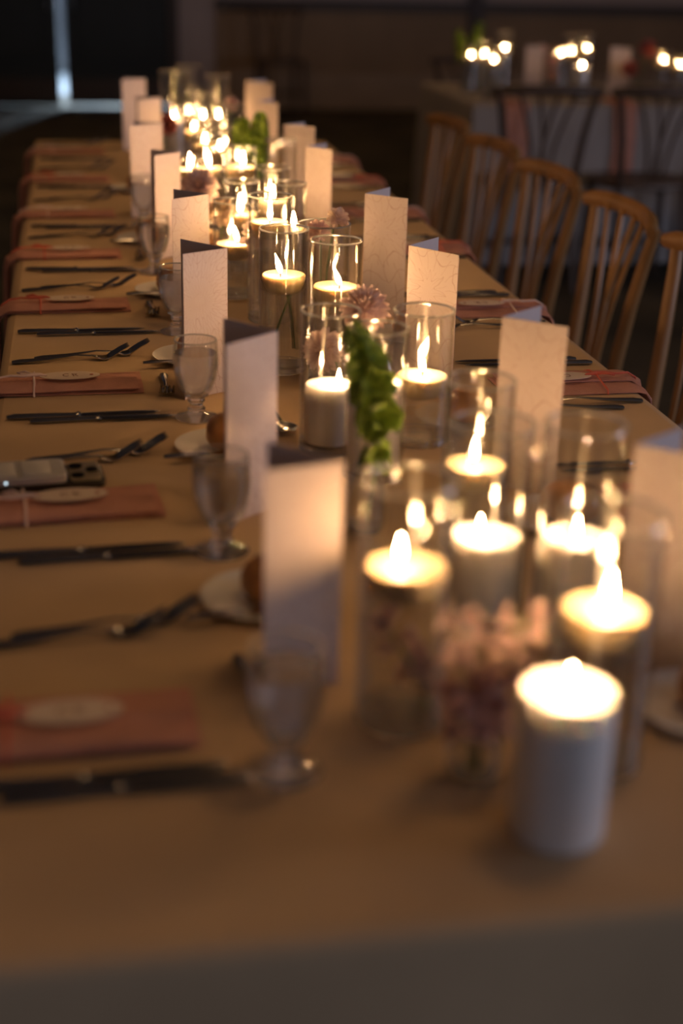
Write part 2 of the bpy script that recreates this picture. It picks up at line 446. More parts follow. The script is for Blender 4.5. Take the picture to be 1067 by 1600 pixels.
# ------------------------------------------------------------------ tables
def cloth_mesh(x0, x1, y0, y1, zt, zb, mat, seed, amp=0.006):
    rnd = random.Random(seed)
    # perimeter path
    P = []; rc = 0.012
    def seg(ax, ay, bx, by, n):
        for i in range(n):
            t = i/n; P.append((ax+(bx-ax)*t, ay+(by-ay)*t))
    L, W = y1-y0, x1-x0
    nx, ny = max(24, int(W*40)), max(24, int(L*16))
    seg(x0, y0, x1, y0, nx); seg(x1, y0, x1, y1, ny); seg(x1, y1, x0, y1, nx); seg(x0, y1, x0, y0, ny)
    c = Vector(((x0+x1)/2, (y0+y1)/2))
    phs = [(rnd.uniform(5, 9), rnd.uniform(0, 6)), (rnd.uniform(12, 20), rnd.uniform(0, 6)), (rnd.uniform(2, 4), rnd.uniform(0, 6))]
    # accumulated length
    s = [0]
    for i in range(1, len(P)): s.append(s[-1]+math.dist(P[i], P[i-1]))
    def nrm(i):
        x, y = P[i]
        nx_ = (x-x0 < 1e-6)*-1 + (x1-x < 1e-6)*1
        ny_ = (y-y0 < 1e-6)*-1 + (y1-y < 1e-6)*1
        v = Vector((nx_, ny_)); return v.normalized()
    rows = []
    levels = [(-0.012, 0.0, 0), (-0.004, -0.0012, 0), (0.002, -0.005, 0.0), (0.005, -0.013, .06), (0.007, -0.03, .15), (0.009, -0.07, .3), (0.013, -0.16, .6), (0.016, -0.3, .9), (0.018, -0.5, 1.1), (0.02, zb-zt, 1.2)]
    for (o, dz, a) in levels:
        row = []
        for i in range(len(P)):
            n = nrm(i)
            w = sum(math.sin(f*s[i]+p) for f, p in phs)/3*amp*a*2
            w = max(w, -0.008)
            # tucked crease along the rim
            e = 0.002*math.sin(3.1*s[i]+1.3)*(1 if -0.07 < dz < -0.001 else 0)
            row.append((P[i][0]+n.x*(o+w+e), P[i][1]+n.y*(o+w+e), zt+dz))
        rows.append(row)
    b = MB()
    b.sweep(rows, closed=True, caps=False)
    # top face: a grid that meets the first ring
    b.add([rows[0][i] for i in range(len(P))], [tuple(range(len(P)))])
    me = b.mesh('tablecloth', mat)
    return me
TX0, TX1, TY0, TY1 = -0.138, 0.856, 0.806, 5.06
def table(x0, x1, y0, y1, label, clabel, mat, seed):
    t = thing('banquet_table', label, 'table', ((x0+x1)/2, (y0+y1)/2, 0), 0)
    w, l = (x1-x0)/2-0.02, (y1-y0)/2-0.02
    put('tabletop', MB().box(-w, w, -l, l, TZ-0.03, TZ-0.004).mesh('tabletop', M['darkwood'], False), t)
    for sx in (-1, 1):
        for sy in (-1, 1):
            put('leg', MB().tube([(sx*(w-0.08), sy*(l-0.15), 0), (sx*(w-0.08), sy*(l-0.15), TZ-0.03)], 0.016).mesh('table_leg', M['steel_dull']), t)
    c = put('tablecloth', cloth_mesh(x0, x1, y0, y1, TZ, 0.03, mat, seed))
    tag(c, clabel, 'tablecloth')
table(TX0, TX1, TY0, TY1, 'long banquet table under the champagne cloth, running towards the doors', 'champagne tablecloth falling over the long candlelit table', M['cloth'], 3)
T2 = (1.74, 5.2, 6.33, 7.35)
table(*T2, 'second banquet table under the grey-white cloth by the panelled wall', 'grey-white tablecloth on the far table with the dark chairs before it', M['cloth2'], 5)

# ------------------------------------------------------------------ glassware and candles
def vase_parts(parent, r, h, wh, rnd_rim=True):
    key = ('v', round(r, 4), round(h, 4))
    th = 0.0022
    def wall(): return MB().loop_lathe([(r, 0.004), (r, h-0.001), (r-th, h-0.001), (r-th, 0.013)], 48).mesh('vase_wall', M['glass'])
    put('glass_wall', cached(key+('w',), wall), parent)
    put('rim', cached(key+('r',), lambda: MB().loop_lathe([(r-th/2+0.0017*math.cos(a), h+0.0017*math.sin(a)) for a in [k*PI/4 for k in range(8)]], 48).mesh('vase_rim', M['rim'])), parent)
    put('glass_base', cached(key+('b',), lambda: MB().lathe([(r*0.93, 0.0005), (r-0.0005, 0.003), (r-0.0005, 0.011), (r-th-0.0006, 0.0125), (r*0.6, 0.0118), (0.001, 0.0112)], 40).mesh('vase_base', M['base_glass'])), parent)
    if wh:
        put('water', cached(key+('wa', round(wh, 3)), lambda: MB().lathe([(r-th-0.0008, 0.0135), (r-th-0.0004, 0.02), (r-th-0.0004, wh)], 48).mesh('vase_water', M['water'])), parent)
VASES = 'clear glass cylinder vases along the tables'
def vase(x, y, r, h, wh, label, z=TZ):
    t = thing('cylinder_vase', label, 'vase', (x, y, z), random.uniform(0, 6), VASES)
    vase_parts(t, r, h, wh); return t
def flame_mesh():
    return MB().lathe([(0.0006, 0), (0.0030, 0.003), (0.0046, 0.0075), (0.0047, 0.012), (0.0038, 0.019), (0.0023, 0.026), (0.0009, 0.032), (0.0001, 0.035)], 10).mesh('flame', M['flame'])
def flame_on(parent, z, lean=(0.0, 0.0), s=1.0, off=(0, 0)):
    put('wick', cached('wick', lambda: MB().tube([(0, 0, -0.004), (0.0003, 0, 0.005), (0.001, 0, 0.011)], [0.0012, 0.0011, 0.0008], 6).mesh('wick', M['wick'])), parent, (off[0], off[1], z))
    put('flame', cached('flame', flame_mesh), parent, (off[0]+0.0010, off[1], z+0.0075), (lean[0], lean[1], 0), (s*0.88, s*0.88, s*0.84))
def floating_mesh(r):
    return MB().lathe([(r*0.62, -0.019), (r*0.80, -0.014), (r*0.93, -0.006), (r, 0.004), (r*0.985, 0.0085), (r*0.93, 0.0102), (r*0.85, 0.0085), (r*0.6, 0.0075), (r*0.2, 0.0068), (0.0012, 0.0066)], 40).mesh('floating_wax', M['wax'])
def floating(x, y, z, label, r=0.0355, lean=(0, 0), s=1.0, off=(0, 0), group='floating candles in the vases'):
    t = thing('floating_candle', label, 'candle', (x, y, z), 0, group)
    put('wax', cached(('fw', r), lambda: floating_mesh(r)), t)
    a = FR.uniform(0, 2*PI); k = FR.uniform(0.004, 0.009)
    if off == (0, 0): off = (k*math.cos(a), k*math.sin(a))
    flame_on(t, 0.0066, lean, s, off); return t
FR = random.Random(11)
def pillar_mesh(r, h):
    return MB().lathe([(r*0.96, 0), (r, 0.003), (r, h-0.006), (r*0.985, h-0.0015), (r*0.94, h), (r*0.88, h-0.001), (r*0.8, h-0.006), (r*0.5, h-0.009), (0.001, h-0.0095)], 48).mesh('pillar_wax', M['pillar_wax'])
def pillar(x, y, z, r, h, label, lean=(0, 0), s=1.0, off=(0, 0), group='pillar candles'):
    t = thing('pillar_candle', label, 'candle', (x, y, z), 0, group)
    put('wax', cached(('pw', round(r, 4), round(h, 4)), lambda: pillar_mesh(r, h)), t)
    flame_on(t, h-0.0095, lean, s*0.8, off); return t

# near group
pillar(0.350, 0.908, TZ+0.001, 0.0375, 0.126, 'nearest candle, a white pillar standing without glass by the table end', s=0.95)
def fv(x, y, r, h, cz, vl, cl, lean=(0, 0), s=1.0, off=(0, 0), cr=None):
    vase(x, y, r, h, cz-0.0005, vl)
    if y > 3.6: s *= 0.78        # flames drawn smaller towards the far end
    return floating(x, y, TZ+cz, cl, cr or min(0.0365, r-0.0045), lean, s, off)
def pv(x, y, r, h, ph, vl, cl, pr=0.035, lean=(0, 0), s=1.0, off=(0, 0)):
    vase(x, y, r, h, 0, vl)
    return pillar(x, y, TZ+0.0135, pr, ph-0.0135, cl, lean, s, off, 'pillar candles')
fv(0.264, 1.095, 0.041, 0.230, 0.142, 'vase with blush snapdragon under its floating candle, beside the near bud vase', 'floating candle above the drowned snapdragon stem', s=0.8)
fv(0.412, 1.005, 0.043, 0.228, 0.135, 'vase just behind the unglazed pillar candle, floating candle inside', 'bright floating candle just behind the white pillar without glass', off=(0.002, 0.0))
pv(0.470, 1.240, 0.0405, 0.225, 0.108, 'tall vase round a pillar candle, beside the nearest chair-side menu card', 'glowing pillar candle in the vase beside the nearest chair-side card')
pv(0.393, 1.290, 0.043, 0.212, 0.093, 'wide vase round the pillar candle behind the snapdragon bud vase', 'pillar candle in glass behind the snapdragon bud vase', 0.0375, off=(-0.008, 0.0))
fv(0.432, 1.478, 0.040, 0.200, 0.090, 'vase in front of the second chair-side card, low floating candle inside', 'low floating candle in front of the second chair-side card', off=(-0.003, 0))
pv(0.362, 1.715, 0.040, 0.200, 0.130, 'vase half hidden behind the near bells of Ireland', 'pillar candle half hidden behind the near bells of Ireland', 0.034, lean=(0.12, 0.1), off=(0.006, 0))
fv(0.455, 1.850, 0.0425, 0.188, 0.086, 'short vase before the third chair-side card with floral print', 'floating candle in the short vase before the third chair-side card', lean=(0, -0.25))
pv(0.322, 1.830, 0.0405, 0.195, 0.093, 'vase round a pillar candle in front of the veined pink dahlias', 'pillar candle in front of the veined pink dahlias', 0.034, off=(0.012, 0))
fv(0.380, 2.127, 0.0395, 0.230, 0.150, 'sharp clear vase with leaning flame, behind the veined dahlias', 'floating candle with leaning flame, behind the veined dahlias', lean=(0, -0.36), off=(0.004, -0.012))
fv(0.313, 2.222, 0.0395, 0.230, 0.148, 'sharp clear vase with two cut stems under its candle', 'floating candle over two cut stems in the sharp clear vase', lean=(0, -0.30), s=1.12, off=(-0.007, -0.012))
# middle group
vase(0.415, 2.450, 0.047, 0.195, 0.10, 'wide vase holding pale cream blooms, before the tall fourth chair-side card')
fv(0.288, 2.742, 0.039, 0.185, 0.094, 'vase behind the printed phone-side card, candle level with its top', 'floating candle seen past the top edge of the printed phone-side card', lean=(0, -0.2))
fv(0.333, 2.545, 0.0395, 0.228, 0.172, 'vase behind the one with two cut stems', 'floating candle behind the vase with two cut stems', s=1.1)
fv(0.412, 2.860, 0.036, 0.200, 0.10, 'narrow vase beside the fifth chair-side card', 'low floating candle in the narrow vase beside the fifth chair-side card')
fv(0.332, 2.985, 0.036, 0.185, 0.108, 'vase behind the cream and peach blooms', 'big-flamed candle behind the cream and peach blooms', s=1.3, off=(-0.006, -0.004))
fv(0.405, 3.070, 0.0395, 0.200, 0.12, 'vase in front of the far bells of Ireland', 'floating candle in front of the far bells of Ireland')
vase(0.489, 3.530, 0.039, 0.200, 0.07, 'empty-topped vase between far bells of Ireland and the chair-side cards')
fv(0.252, 3.32, 0.040, 0.185, 0.150, 'vase brimming with water behind the round pink dahlia', 'first of two bright candles behind the round pink dahlia', s=1.1, cr=0.034)
fv(0.302, 3.465, 0.0395, 0.218, 0.132, 'taller vase next to the brimming one behind the round pink dahlia', 'second of two bright candles behind the round pink dahlia', s=1.1)
fv(0.367, 3.344, 0.039, 0.205, 0.152, 'vase between the brimming one and the far bells of Ireland', 'floating candle against the far bells of Ireland, near side')
fv(0.368, 3.768, 0.040, 0.200, 0.130, 'vase behind the far bells of Ireland', 'floating candle behind the far bells of Ireland')
# far end group
fv(0.340, 3.910, 0.039, 0.200, 0.130, 'vase in the far cluster beside the sixth phone-side card', 'floating candle beside the sixth phone-side card')
fv(0.400, 4.040, 0.043, 0.228, 0.095, 'wide vase with a dark rim in the far cluster', 'low candle inside the wide vase with a dark rim')
fv(0.331, 4.184, 0.039, 0.205, 0.130, 'slim vase beside the seventh phone-side card', 'floating candle beside the seventh phone-side card')
fv(0.368, 4.470, 0.040, 0.215, 0.130, 'vase behind the slim one near the far table end', 'floating candle behind the slim vase near the far table end')
pv(0.297, 4.600, 0.043, 0.268, 0.125, 'tall vase round a pillar near the deep rose dahlia', 'pillar candle near the deep rose dahlia', 0.035)
fv(0.450, 4.800, 0.045, 0.240, 0.095, 'broad vase at the far end, chair side', 'floating candle in the broad vase at the far end')
fv(0.366, 4.900, 0.042, 0.262, 0.095, 'tallest vase, last on the long table towards the doors', 'last floating candle on the long table towards the doors')

# ------------------------------------------------------------------ goblets
def goblet_proto():
    g = thing('water_goblet', 'x', 'glass')
    b = MB().lathe([(0.031, 0.0), (0.0315, 0.0018), (0.029, 0.004), (0.016, 0.008), (0.0115, 0.011), (0.0135, 0.014), (0.0105, 0.018), (0.0098, 0.022), (0.0130, 0.026), (0.0125, 0.029), (0.012, 0.031), (0.018, 0.0345)], 40)
    put('foot', b.mesh('goblet_foot', M['goblet_solid']), g)
    outer = [(0.016, 0.0345), (0.0235, 0.044), (0.0290, 0.058), (0.0322, 0.075), (0.0330, 0.090), (0.0322, 0.104), (0.0308, 0.1165)]
    inner = [(r-0.0019, z) for r, z in reversed(outer)]
    inner[-1] = (0.012, 0.0375)
    put('bowl', MB().loop_lathe(outer+inner, 44).mesh('goblet_bowl', M['goblet']), g)
    put('rim', MB().loop_lathe([(0.0299+0.0011*math.cos(k*PI/3), 0.1168+0.0011*math.sin(k*PI/3)) for k in range(6)], 44).mesh('goblet_rim', M['rim']), g)
    w = [(0.011, 0.0385), (0.0208, 0.046), (0.0265, 0.059), (0.0298, 0.075), (0.0306, 0.090), (0.0302, 0.098)]
    put('iced_water', MB().lathe(w, 40).mesh('goblet_water', M['ice_water']), g)
    return g
GOB = [(0.149, 1.022), (0.142, 1.492), (0.153, 1.985), (0.160, 2.475), (0.146, 2.965), (0.150, 3.50)]
gob = None
for i, (x, y) in enumerate(GOB):
    if gob is None: gob = o = goblet_proto()
    else: o = dup(gob)
    o.location = (x, y, TZ+0.0006); o.rotation_euler = (0, 0, i*1.1)
    tag(o, 'footed goblet of iced water, %s from the near end' % ORD[i], 'glass', 'water goblets of iced water')

# ------------------------------------------------------------------ menu cards
CH = 0.222
def panel_mesh(mat):
    b = MB(); n = 4
    th = 0.0007
    b.box(0, 0.09, -th/2, th/2, 0, CH)
    return b.mesh('card_panel', mat, False)
CARDS_C = [[(.160,1.230),(.156,1.153),(.220,1.168)], [(.165,1.693),(.155,1.566),(.222,1.624)], [(.148,2.185),(.143,2.071),(.212,2.112)],
 [(.168,2.654),(.158,2.543),(.228,2.596)], [(.158,3.183),(.157,3.085),(.215,3.143)], [(.140,3.700),(.124,3.602),(.208,3.657)],
 [(.182,4.290),(.170,4.194),(.239,4.268)], [(.171,4.890),(.146,4.815),(.225,4.868)]]
CARDS_D = [[(.565,1.229),(.499,1.185),(.550,1.140)], [(.578,1.724),(.510,1.669),(.577,1.613)], [(.553,2.180),(.491,2.117),(.550,2.040)],
 [(.577,2.666),(.515,2.595),(.583,2.537)], [(.560,3.292),(.503,3.237),(.553,3.175)], [(.570,3.690),(.509,3.640),(.581,3.590)],
 [(.565,4.265),(.503,4.198),(.561,4.134)], [(.620,4.880),(.547,4.810),(.625,4.730)]]
def card(back, fold, front, label, kind):
    t = thing('menu_card', label, 'menu card', (fold[0], fold[1], TZ+0.0006), 0, 'folded menu cards on the tables')
    for nm, p, mat in (('front_panel', front, M['card%d' % kind]), ('back_panel', back, M['card_back'])):
        d = Vector((p[0]-fold[0], p[1]-fold[1])); a = math.atan2(d.y, d.x)
        put(nm, cached(('card', mat.name), lambda: panel_mesh(mat)), t, (0, 0, 0), (0, 0, a), (max(0.075, d.length)/0.09, 1, 1))
    return t
ck = [0, 0, 0, 1, 0, 1, 0, 1]
for i, (bk, fr, fo) in enumerate(CARDS_C):
    card(bk, fo, fr, 'folded white menu card, %s from the near end on the phone side' % ORD[i] if i != 2 else 'sharp menu card printed with a pink line-drawn flower, behind the sharp goblet', ck[i])
for i, (bk, fo, fr) in enumerate(CARDS_D):
    card(bk, fo, fr, 'folded white menu card, %s from the near end on the chair side' % ORD[i], 1)

# ------------------------------------------------------------------ cutlery
def knife_mesh():
    h = MB().tube([(0, 0, 0.004), (0.01, 0, 0.0045), (0.05, 0, 0.0045), (0.095, 0, 0.0042), (0.103, 0, 0.0042)], [0.0045, 0.0068, 0.0062, 0.0048, 0.0055], 10, flat=0.62)
    bl = MB()
    R = []
    for t in [0, .08, .2, .4, .6, .8, .92, 1.0]:
        x = 0.102+0.118*t
        w = 0.0085*(0.75+0.45*math.sin(PI*min(t*0.75+0.15, 1))) if t < 0.9 else (0.0085*0.8 if t < 0.95 else 0.001)
        R.append([(x, -w, 0.0042), (x, 0, 0.0052), (x, w*0.75, 0.0046), (x, 0, 0.0034)])
    bl.sweep(R)
    c = MB().tube([(0.0985, 0, 0.0042), (0.1015, 0, 0.0042), (0.105, 0, 0.0042)], [0.005, 0.0068, 0.005], 10, flat=0.7)
    return h.mesh('knife_handle', M['silver']), bl.mesh('knife_blade', M['silver']), c.mesh('knife_bolster', M['silver'])
def fork_mesh(L=0.19, head=0.062):
    a = L-head
    h = MB().tube([(0, 0, 0.0030), (0.012, 0, 0.0042), (a*0.45, 0, 0.0062), (a*0.8, 0, 0.0105), (a, 0, 0.0080)], [0.006, 0.0075, 0.0052, 0.0028, 0.003], 8, flat=0.45)
    hd = MB()
    def zc(t): return 0.0085 - 0.0055*math.sin(PI*min(1, t*1.5)) + 0.016*max(0, t-0.35)**1.5*1.9
    R = []
    for t in [0, .08, .18, .3, .42, .5]:
        w = 0.003+0.0092*min(1, t/0.25)**0.8
        x = a + head*t; z = zc(t)
        R.append([(x, -w, z), (x, 0, z-0.0018), (x, w, z), (x, w, z+0.0012), (x, 0, z-0.0004), (x, -w, z+0.0012)])
    hd.sweep(R)
    for k in range(4):
        y = (k-1.5)*0.0065
        hd.tube([(a+head*t, y*(1 if t > .5 else 0.95), zc(t)+0.0004) for t in (.47, .6, .75, .9, 1.0)], [0.0021, 0.002, 0.0018, 0.0015, 0.0006], 6)
    return h.mesh('fork_handle', M['silver']), hd.mesh('fork_head', M['silver'])
def spoon_mesh():
    a = 0.115
    h = MB().tube([(0, 0, 0.0030), (0.012, 0, 0.004), (a*0.45, 0, 0.006), (a*0.8, 0, 0.0098), (a, 0, 0.0080)], [0.0055, 0.0068, 0.0048, 0.0027, 0.003], 8, flat=0.45)
    bw = MB(); R = []
    for t in [0, .1, .25, .45, .65, .85, .97]:
        w = 0.0025+0.0165*math.sin(PI*(0.06+0.9*t))**0.75; x = a+0.052*t
        d = 0.007*math.sin(PI*min(1, t*1.02)); z = 0.008+0.002*t
        R.append([(x, -w, z), (x, -w*.5, z-d*.8), (x, 0, z-d), (x, w*.5, z-d*.8), (x, w, z), (x, w*.5, z-d*.8+.001), (x, 0, z-d+.001), (x, -w*.5, z-d*.8+.001)])
    bw.sweep(R)
    return h.mesh('spoon_handle', M['silver']), bw.mesh('spoon_bowl', M['silver'])
KH, KB, KC = knife_mesh(); FH, FD = fork_mesh(); FH2, FD2 = fork_mesh(0.135, 0.045); SH, SB = spoon_mesh()
def knife(x, y, rz, label, sc=1.0):
    t = thing('table_knife', label, 'knife', (x, y, TZ), rz, 'table knives')
    put('handle', KH, t, scale=(sc,)*3); put('bolster', KC, t, scale=(sc,)*3); put('blade', KB, t, scale=(sc,)*3)
def fork(x, y, rz, label, small=False, sc=1.0, z=TZ):
    t = thing('dessert_fork' if small else 'table_fork', label, 'fork', (x, y, z), rz, 'dessert forks' if small else 'table forks')
    put('handle', FH2 if small else FH, t, scale=(sc,)*3); put('head', FD2 if small else FD, t, scale=(sc,)*3)
def spoon(x, y, rz, label):
    t = thing('dessert_spoon', label, 'spoon', (x, y, TZ), rz, 'dessert spoons')
    put('handle', SH, t); put('bowl', SB, t)
# ------------------------------------------------------------------ napkins
def napkin_proto(kind):
    """local +X points from the table edge (x=0) towards the table centre; tail hangs at x<0"""
    W = 0.052
    def path(s, lift):
        # s>0 on table, s<0 hanging
        if s >= 0.012: return (s-0.012, lift), (0, 1)
        r = 0.017+lift
        if s > -0.012:
            a = (0.012-s)/0.024*PI/2
            return (-r*math.sin(a), -0.017+r*math.cos(a)), (-math.sin(a), math.cos(a))
        return (-r-0.05*(-s-0.012), -0.017+(s+0.012)), (-1, 0)
    def strip(w0, w1, lift0, th, s0, s1, n, crown, yo=0.0, wob=0.004, seed=1):
        rnd = random.Random(seed); b = MB(); R = []
        p1, p2 = rnd.uniform(0, 6), rnd.uniform(0, 6)
        ks = 9
        for i in range(n+1):
            s = s0+(s1-s0)*i/n
            hang = max(0, -s)
            ring = []
            top = []; bot = []
            for k in range(ks):
                u = -1+2*k/(ks-1)
                e = wob*math.sin(9*s+p1)*0.5
                y = yo + u*((w1 if u > 0 else w0)+e) + hang*0.05*math.sin(7*s+p2)
                soft = 1-abs(u)**6
                fold = crown*(1-abs(u)**2) + 0.0016*math.sin(4*u+18*s+p2)*(1 if hang == 0 else 3)
                (x, z), nn = path(s, lift0+max(0.0, fold)+th*max(0.3, soft))
                top.append((x, y, z))
                (x, z), nn = path(s, lift0+max(0.0, fold*0.6))
                bot.append((x, y*0.995, z))
            R.append(top+bot[::-1])
        b.sweep(R); return b.mesh('napkin_fold', M['napkin'])
    t = thing('rose_napkin', 'x', 'napkin')
    put('lower_fold', strip(W, W, 0.0012, 0.004, -0.30, 0.232, 44, 0.0006, seed=kind+1), t)
    put('upper_fold', strip(W*0.80, W*0.42, 0.0066, 0.004, -0.28, 0.224, 40, 0.0016, yo=-0.014, seed=kind+9), t)
    # oval tag
    tz = 0.0165
    tg = MB(); n = 28
    vs = []; 
    for zz in (0, 0.0007):
        vs += [(0.110+0.046*math.cos(2*PI*i/n), 0.0215*math.sin(2*PI*i/n), tz+zz) for i in range(n)]
    tg.add(vs, [tuple(range(n)), tuple(range(n, 2*n))]+[(i, (i+1) % n, n+(i+1) % n, n+i) for i in range(n)])
    tago = put('name_tag', tg.mesh('name_tag', M['tag'], False), t)
    ink = MB()
    def stroke(pts): ink.tube([(0.104+x, y, tz+0.0009) for x, y in pts], 0.0009, 5, flat=0.3)
    stroke([(0.004, 0.006), (0.0, 0.0075), (-0.004, 0.004), (-0.004, -0.003), (0.0, -0.006), (0.004, -0.004)])
    stroke([(0.009, 0.007), (0.011, 0.001), (0.012, -0.006)]); stroke([(0.011, 0.006), (0.017, 0.004), (0.013, 0.0), (0.018, -0.006)])
    put('handwriting', ink.mesh('ink', M['ink']), tago)
    put('seal_dot', MB().lathe([(0.003, tz+0.0007), (0.0026, tz+0.0013)], 10, Matrix.Translation((0.143, 0, 0))).mesh('seal_dot', M['wax_seal']), tago)
    put('eyelet', MB().lathe([(0.0024, tz+0.0007), (0.002, tz+0.0011)], 10, Matrix.Translation((0.073, 0, 0))).mesh('eyelet', M['ink']), tago)
    rb = MB(); x = 0.055
    rb.tube([(x, -0.057, 0.001), (x, -0.0535, 0.008), (x+0.001, -0.03, 0.0158), (x, 0.0, 0.0172), (x+0.001, 0.03, 0.0130), (x, 0.0535, 0.008), (x, 0.057, 0.001)], 0.0016, 6)
    rb.tube([(0.074, 0, tz+0.001), (0.066, 0.001, 0.0195), (0.056, 0.0, 0.0195), (0.04, -0.004, 0.019), (0.02, 0.002, 0.0185), (0.0, -0.006, 0.0175), (-0.016, -0.01, 0.008), (-0.021, -0.012, -0.02), (-0.0215, -0.008, -0.06)], [0.0014, 0.0024, 0.0036, 0.0024, 0.0018, 0.0018, 0.0016, 0.0016, 0.001], 6)
    rb.tube([(0.056, 0, 0.0195), (0.042, 0.011, 0.022), (0.03, 0.013, 0.0195), (0.036, 0.004, 0.020), (0.056, 0, 0.0195)], [0.0014, 0.002, 0.0014, 0.002, 0.0014], 6)
    put('ribbon', rb.mesh('ribbon', M['ribbon_red'] if kind % 2 == 0 else M['ribbon_white']), t)
    return t
NP = [napkin_proto(0), napkin_proto(1)]
used = [False, False]
def napkin(x, y, rz, kind, label):
    if not used[kind]: used[kind] = True; o = NP[kind]
    else: o = dup(NP[kind])
    o.location = (x, y, TZ+0.0004); o.rotation_euler = (0, 0, rz)
    tag(o, label, 'napkin', 'rose napkins hanging over the table edge')
LN = [(1.115, 0.02, 0), (1.640, 0.07, 1), (2.160, 0.02, 1), (2.675, 0.03, 0), (3.150, 0.02, 0), (3.640, 0.03, 1), (4.20, 0.02, 0), (4.76, 0.05, 1)]
LK = [(1.025, 0.02), (1.500, 0.03), (2.000, 0.02), (2.485, 0.01), (2.995, 0.0), (3.475, 0.0), (4.06, 0.02), (4.60, 0.02)]
LF = [(1.285, 0.10), (1.800, 0.13), (2.300, 0.10), (2.815, 0.05), (3.345, 0.07), (3.845, 0.08), (4.385, 0.05), (4.93, 0.06)]
for i in range(8):
    p = '%s place from the near end, phone side' % ORD[i]
    y, a, k = LN[i]; napkin(TX0, y, a, k, 'rose napkin with %s ribbon, %s' % (('coral', 'blush')[k], p))
    y, a = LK[i]
    knife(-0.118, y, a+0.02, 'table knife nearer the napkin, %s' % p)
    knife(-0.085, y-0.020, a+0.02, 'table knife farther from the napkin, %s' % p, 0.96)
    y, a = LF[i]
    fork(-0.121, y-0.008, a, 'fork nearer the table edge, %s' % p)
    fork(-0.086, y+0.012, a+0.03, 'fork nearer the candles, %s' % p)
PL = [(0.172, 1.352), (0.178, 1.838), (0.172, 2.292), (0.163, 2.775), (0.145, 3.30), (0.150, 4.00)]
def roll_mesh():
    b = MB().lathe([(0.020, 0.0), (0.030, 0.004), (0.0355, 0.014), (0.0345, 0.027), (0.029, 0.038), (0.018, 0.0455), (0.006, 0.048), (0.0005, 0.0482)], 28, wob=0.03, k=5)
    return b.mesh('bread_roll', M['roll'])
def plate_mesh():
    return MB().lathe([(0.036, 0.0), (0.040, 0.001), (0.056, 0.006), (0.066, 0.0095), (0.0665, 0.0105), (0.056, 0.0075), (0.040, 0.0032), (0.0005, 0.0030)], 40).mesh('bread_plate', M['china'])
ROLL, PLATE = roll_mesh(), plate_mesh()
def spreader(x, y, z, rz, label):
    t = thing('butter_spreader', label, 'knife', (x, y, z), rz, 'butter spreaders on the bread plates')
    put('handle', cached('bsh', lambda: MB().tube([(-0.075, 0, 0.0125), (-0.06, 0, 0.0125), (-0.012, 0, 0.0118)], [0.004, 0.0056, 0.004], 8, flat=.6).mesh('spreader_handle', M['silver'])), t)
    put('blade', cached('bsb', lambda: MB().sweep([[(x, -w, 0.0116), (x, 0, 0.0124), (x, w, 0.0116), (x, 0, 0.0108)] for x, w in ((-0.012, 0.003), (0.0, 0.008), (0.03, 0.009), (0.05, 0.006), (0.056, 0.001))]).mesh('spreader_blade', M['silver'])), t)
def bread(x, y, where, rz, kn=True):
    tag(put('bread_plate', PLATE, None, (x, y, TZ+0.0005), (0, 0, 0)), 'small white bread plate ' + where, 'plate', 'bread plates')
    tag(put('bread_roll', ROLL, None, (x+0.012, y+0.004, TZ+0.0036), (0, 0, rz), (1, 1.05, 1)), 'glazed brown bread roll on the plate ' + where, 'bread', 'bread rolls')
    if kn: spreader(x-0.010, y-0.040, TZ-0.0005, 0.15, 'butter spreader on the plate ' + where)
for i, (x, y) in enumerate(PL):
    bread(x, y, 'by the %s phone-side menu card' % ORD[i], i*0.9)
for i, (x, y) in enumerate([(0.545, 1.068), (0.560, 1.535), (0.535, 1.925), (0.56, 2.40)]):
    bread(x, y, 'by the %s chair-side menu card' % ORD[i], i*1.3, kn=False)
for i, (x, y, rz) in enumerate([(0.132, 1.23, -1.45), (0.258, 2.035, -1.62), (0.118, 2.205, -1.58), (0.120, 2.70, -1.55), (0.125, 3.19, -1.6)]):
    if i == 1: spoon(0.262, 2.045, -1.5, 'dessert spoon lying bowl-outwards behind the second phone-side card')
    else: fork(x, y, rz, 'small dessert fork beside the %s goblet from the near end' % ORD[[0, 0, 2, 3, 4][i]], True)
# chair side places
RN = [(1.58, 0), (2.090, 0), (2.585, 1), (3.165, 0), (3.62, 1), (4.14, 0), (4.56, 1)]
for i, (y, k) in enumerate(RN):
    p = '%s place from the near end, chair side' % ORD[i]
    napkin(TX1, y, PI+0.02, k, 'rose napkin with %s ribbon, %s' % (('coral', 'blush')[k], p))
    fork(0.842, y-0.098, PI-0.02, 'fork nearer the table edge, %s' % p)
    fork(0.800, y-0.128, PI+0.02, 'fork nearer the candles, %s' % p)
    knife(0.835, y+0.115, PI, 'table knife nearer the napkin, %s' % p)
    knife(0.815, y+0.140, PI, 'table knife farther from the napkin, %s' % p, 0.96)

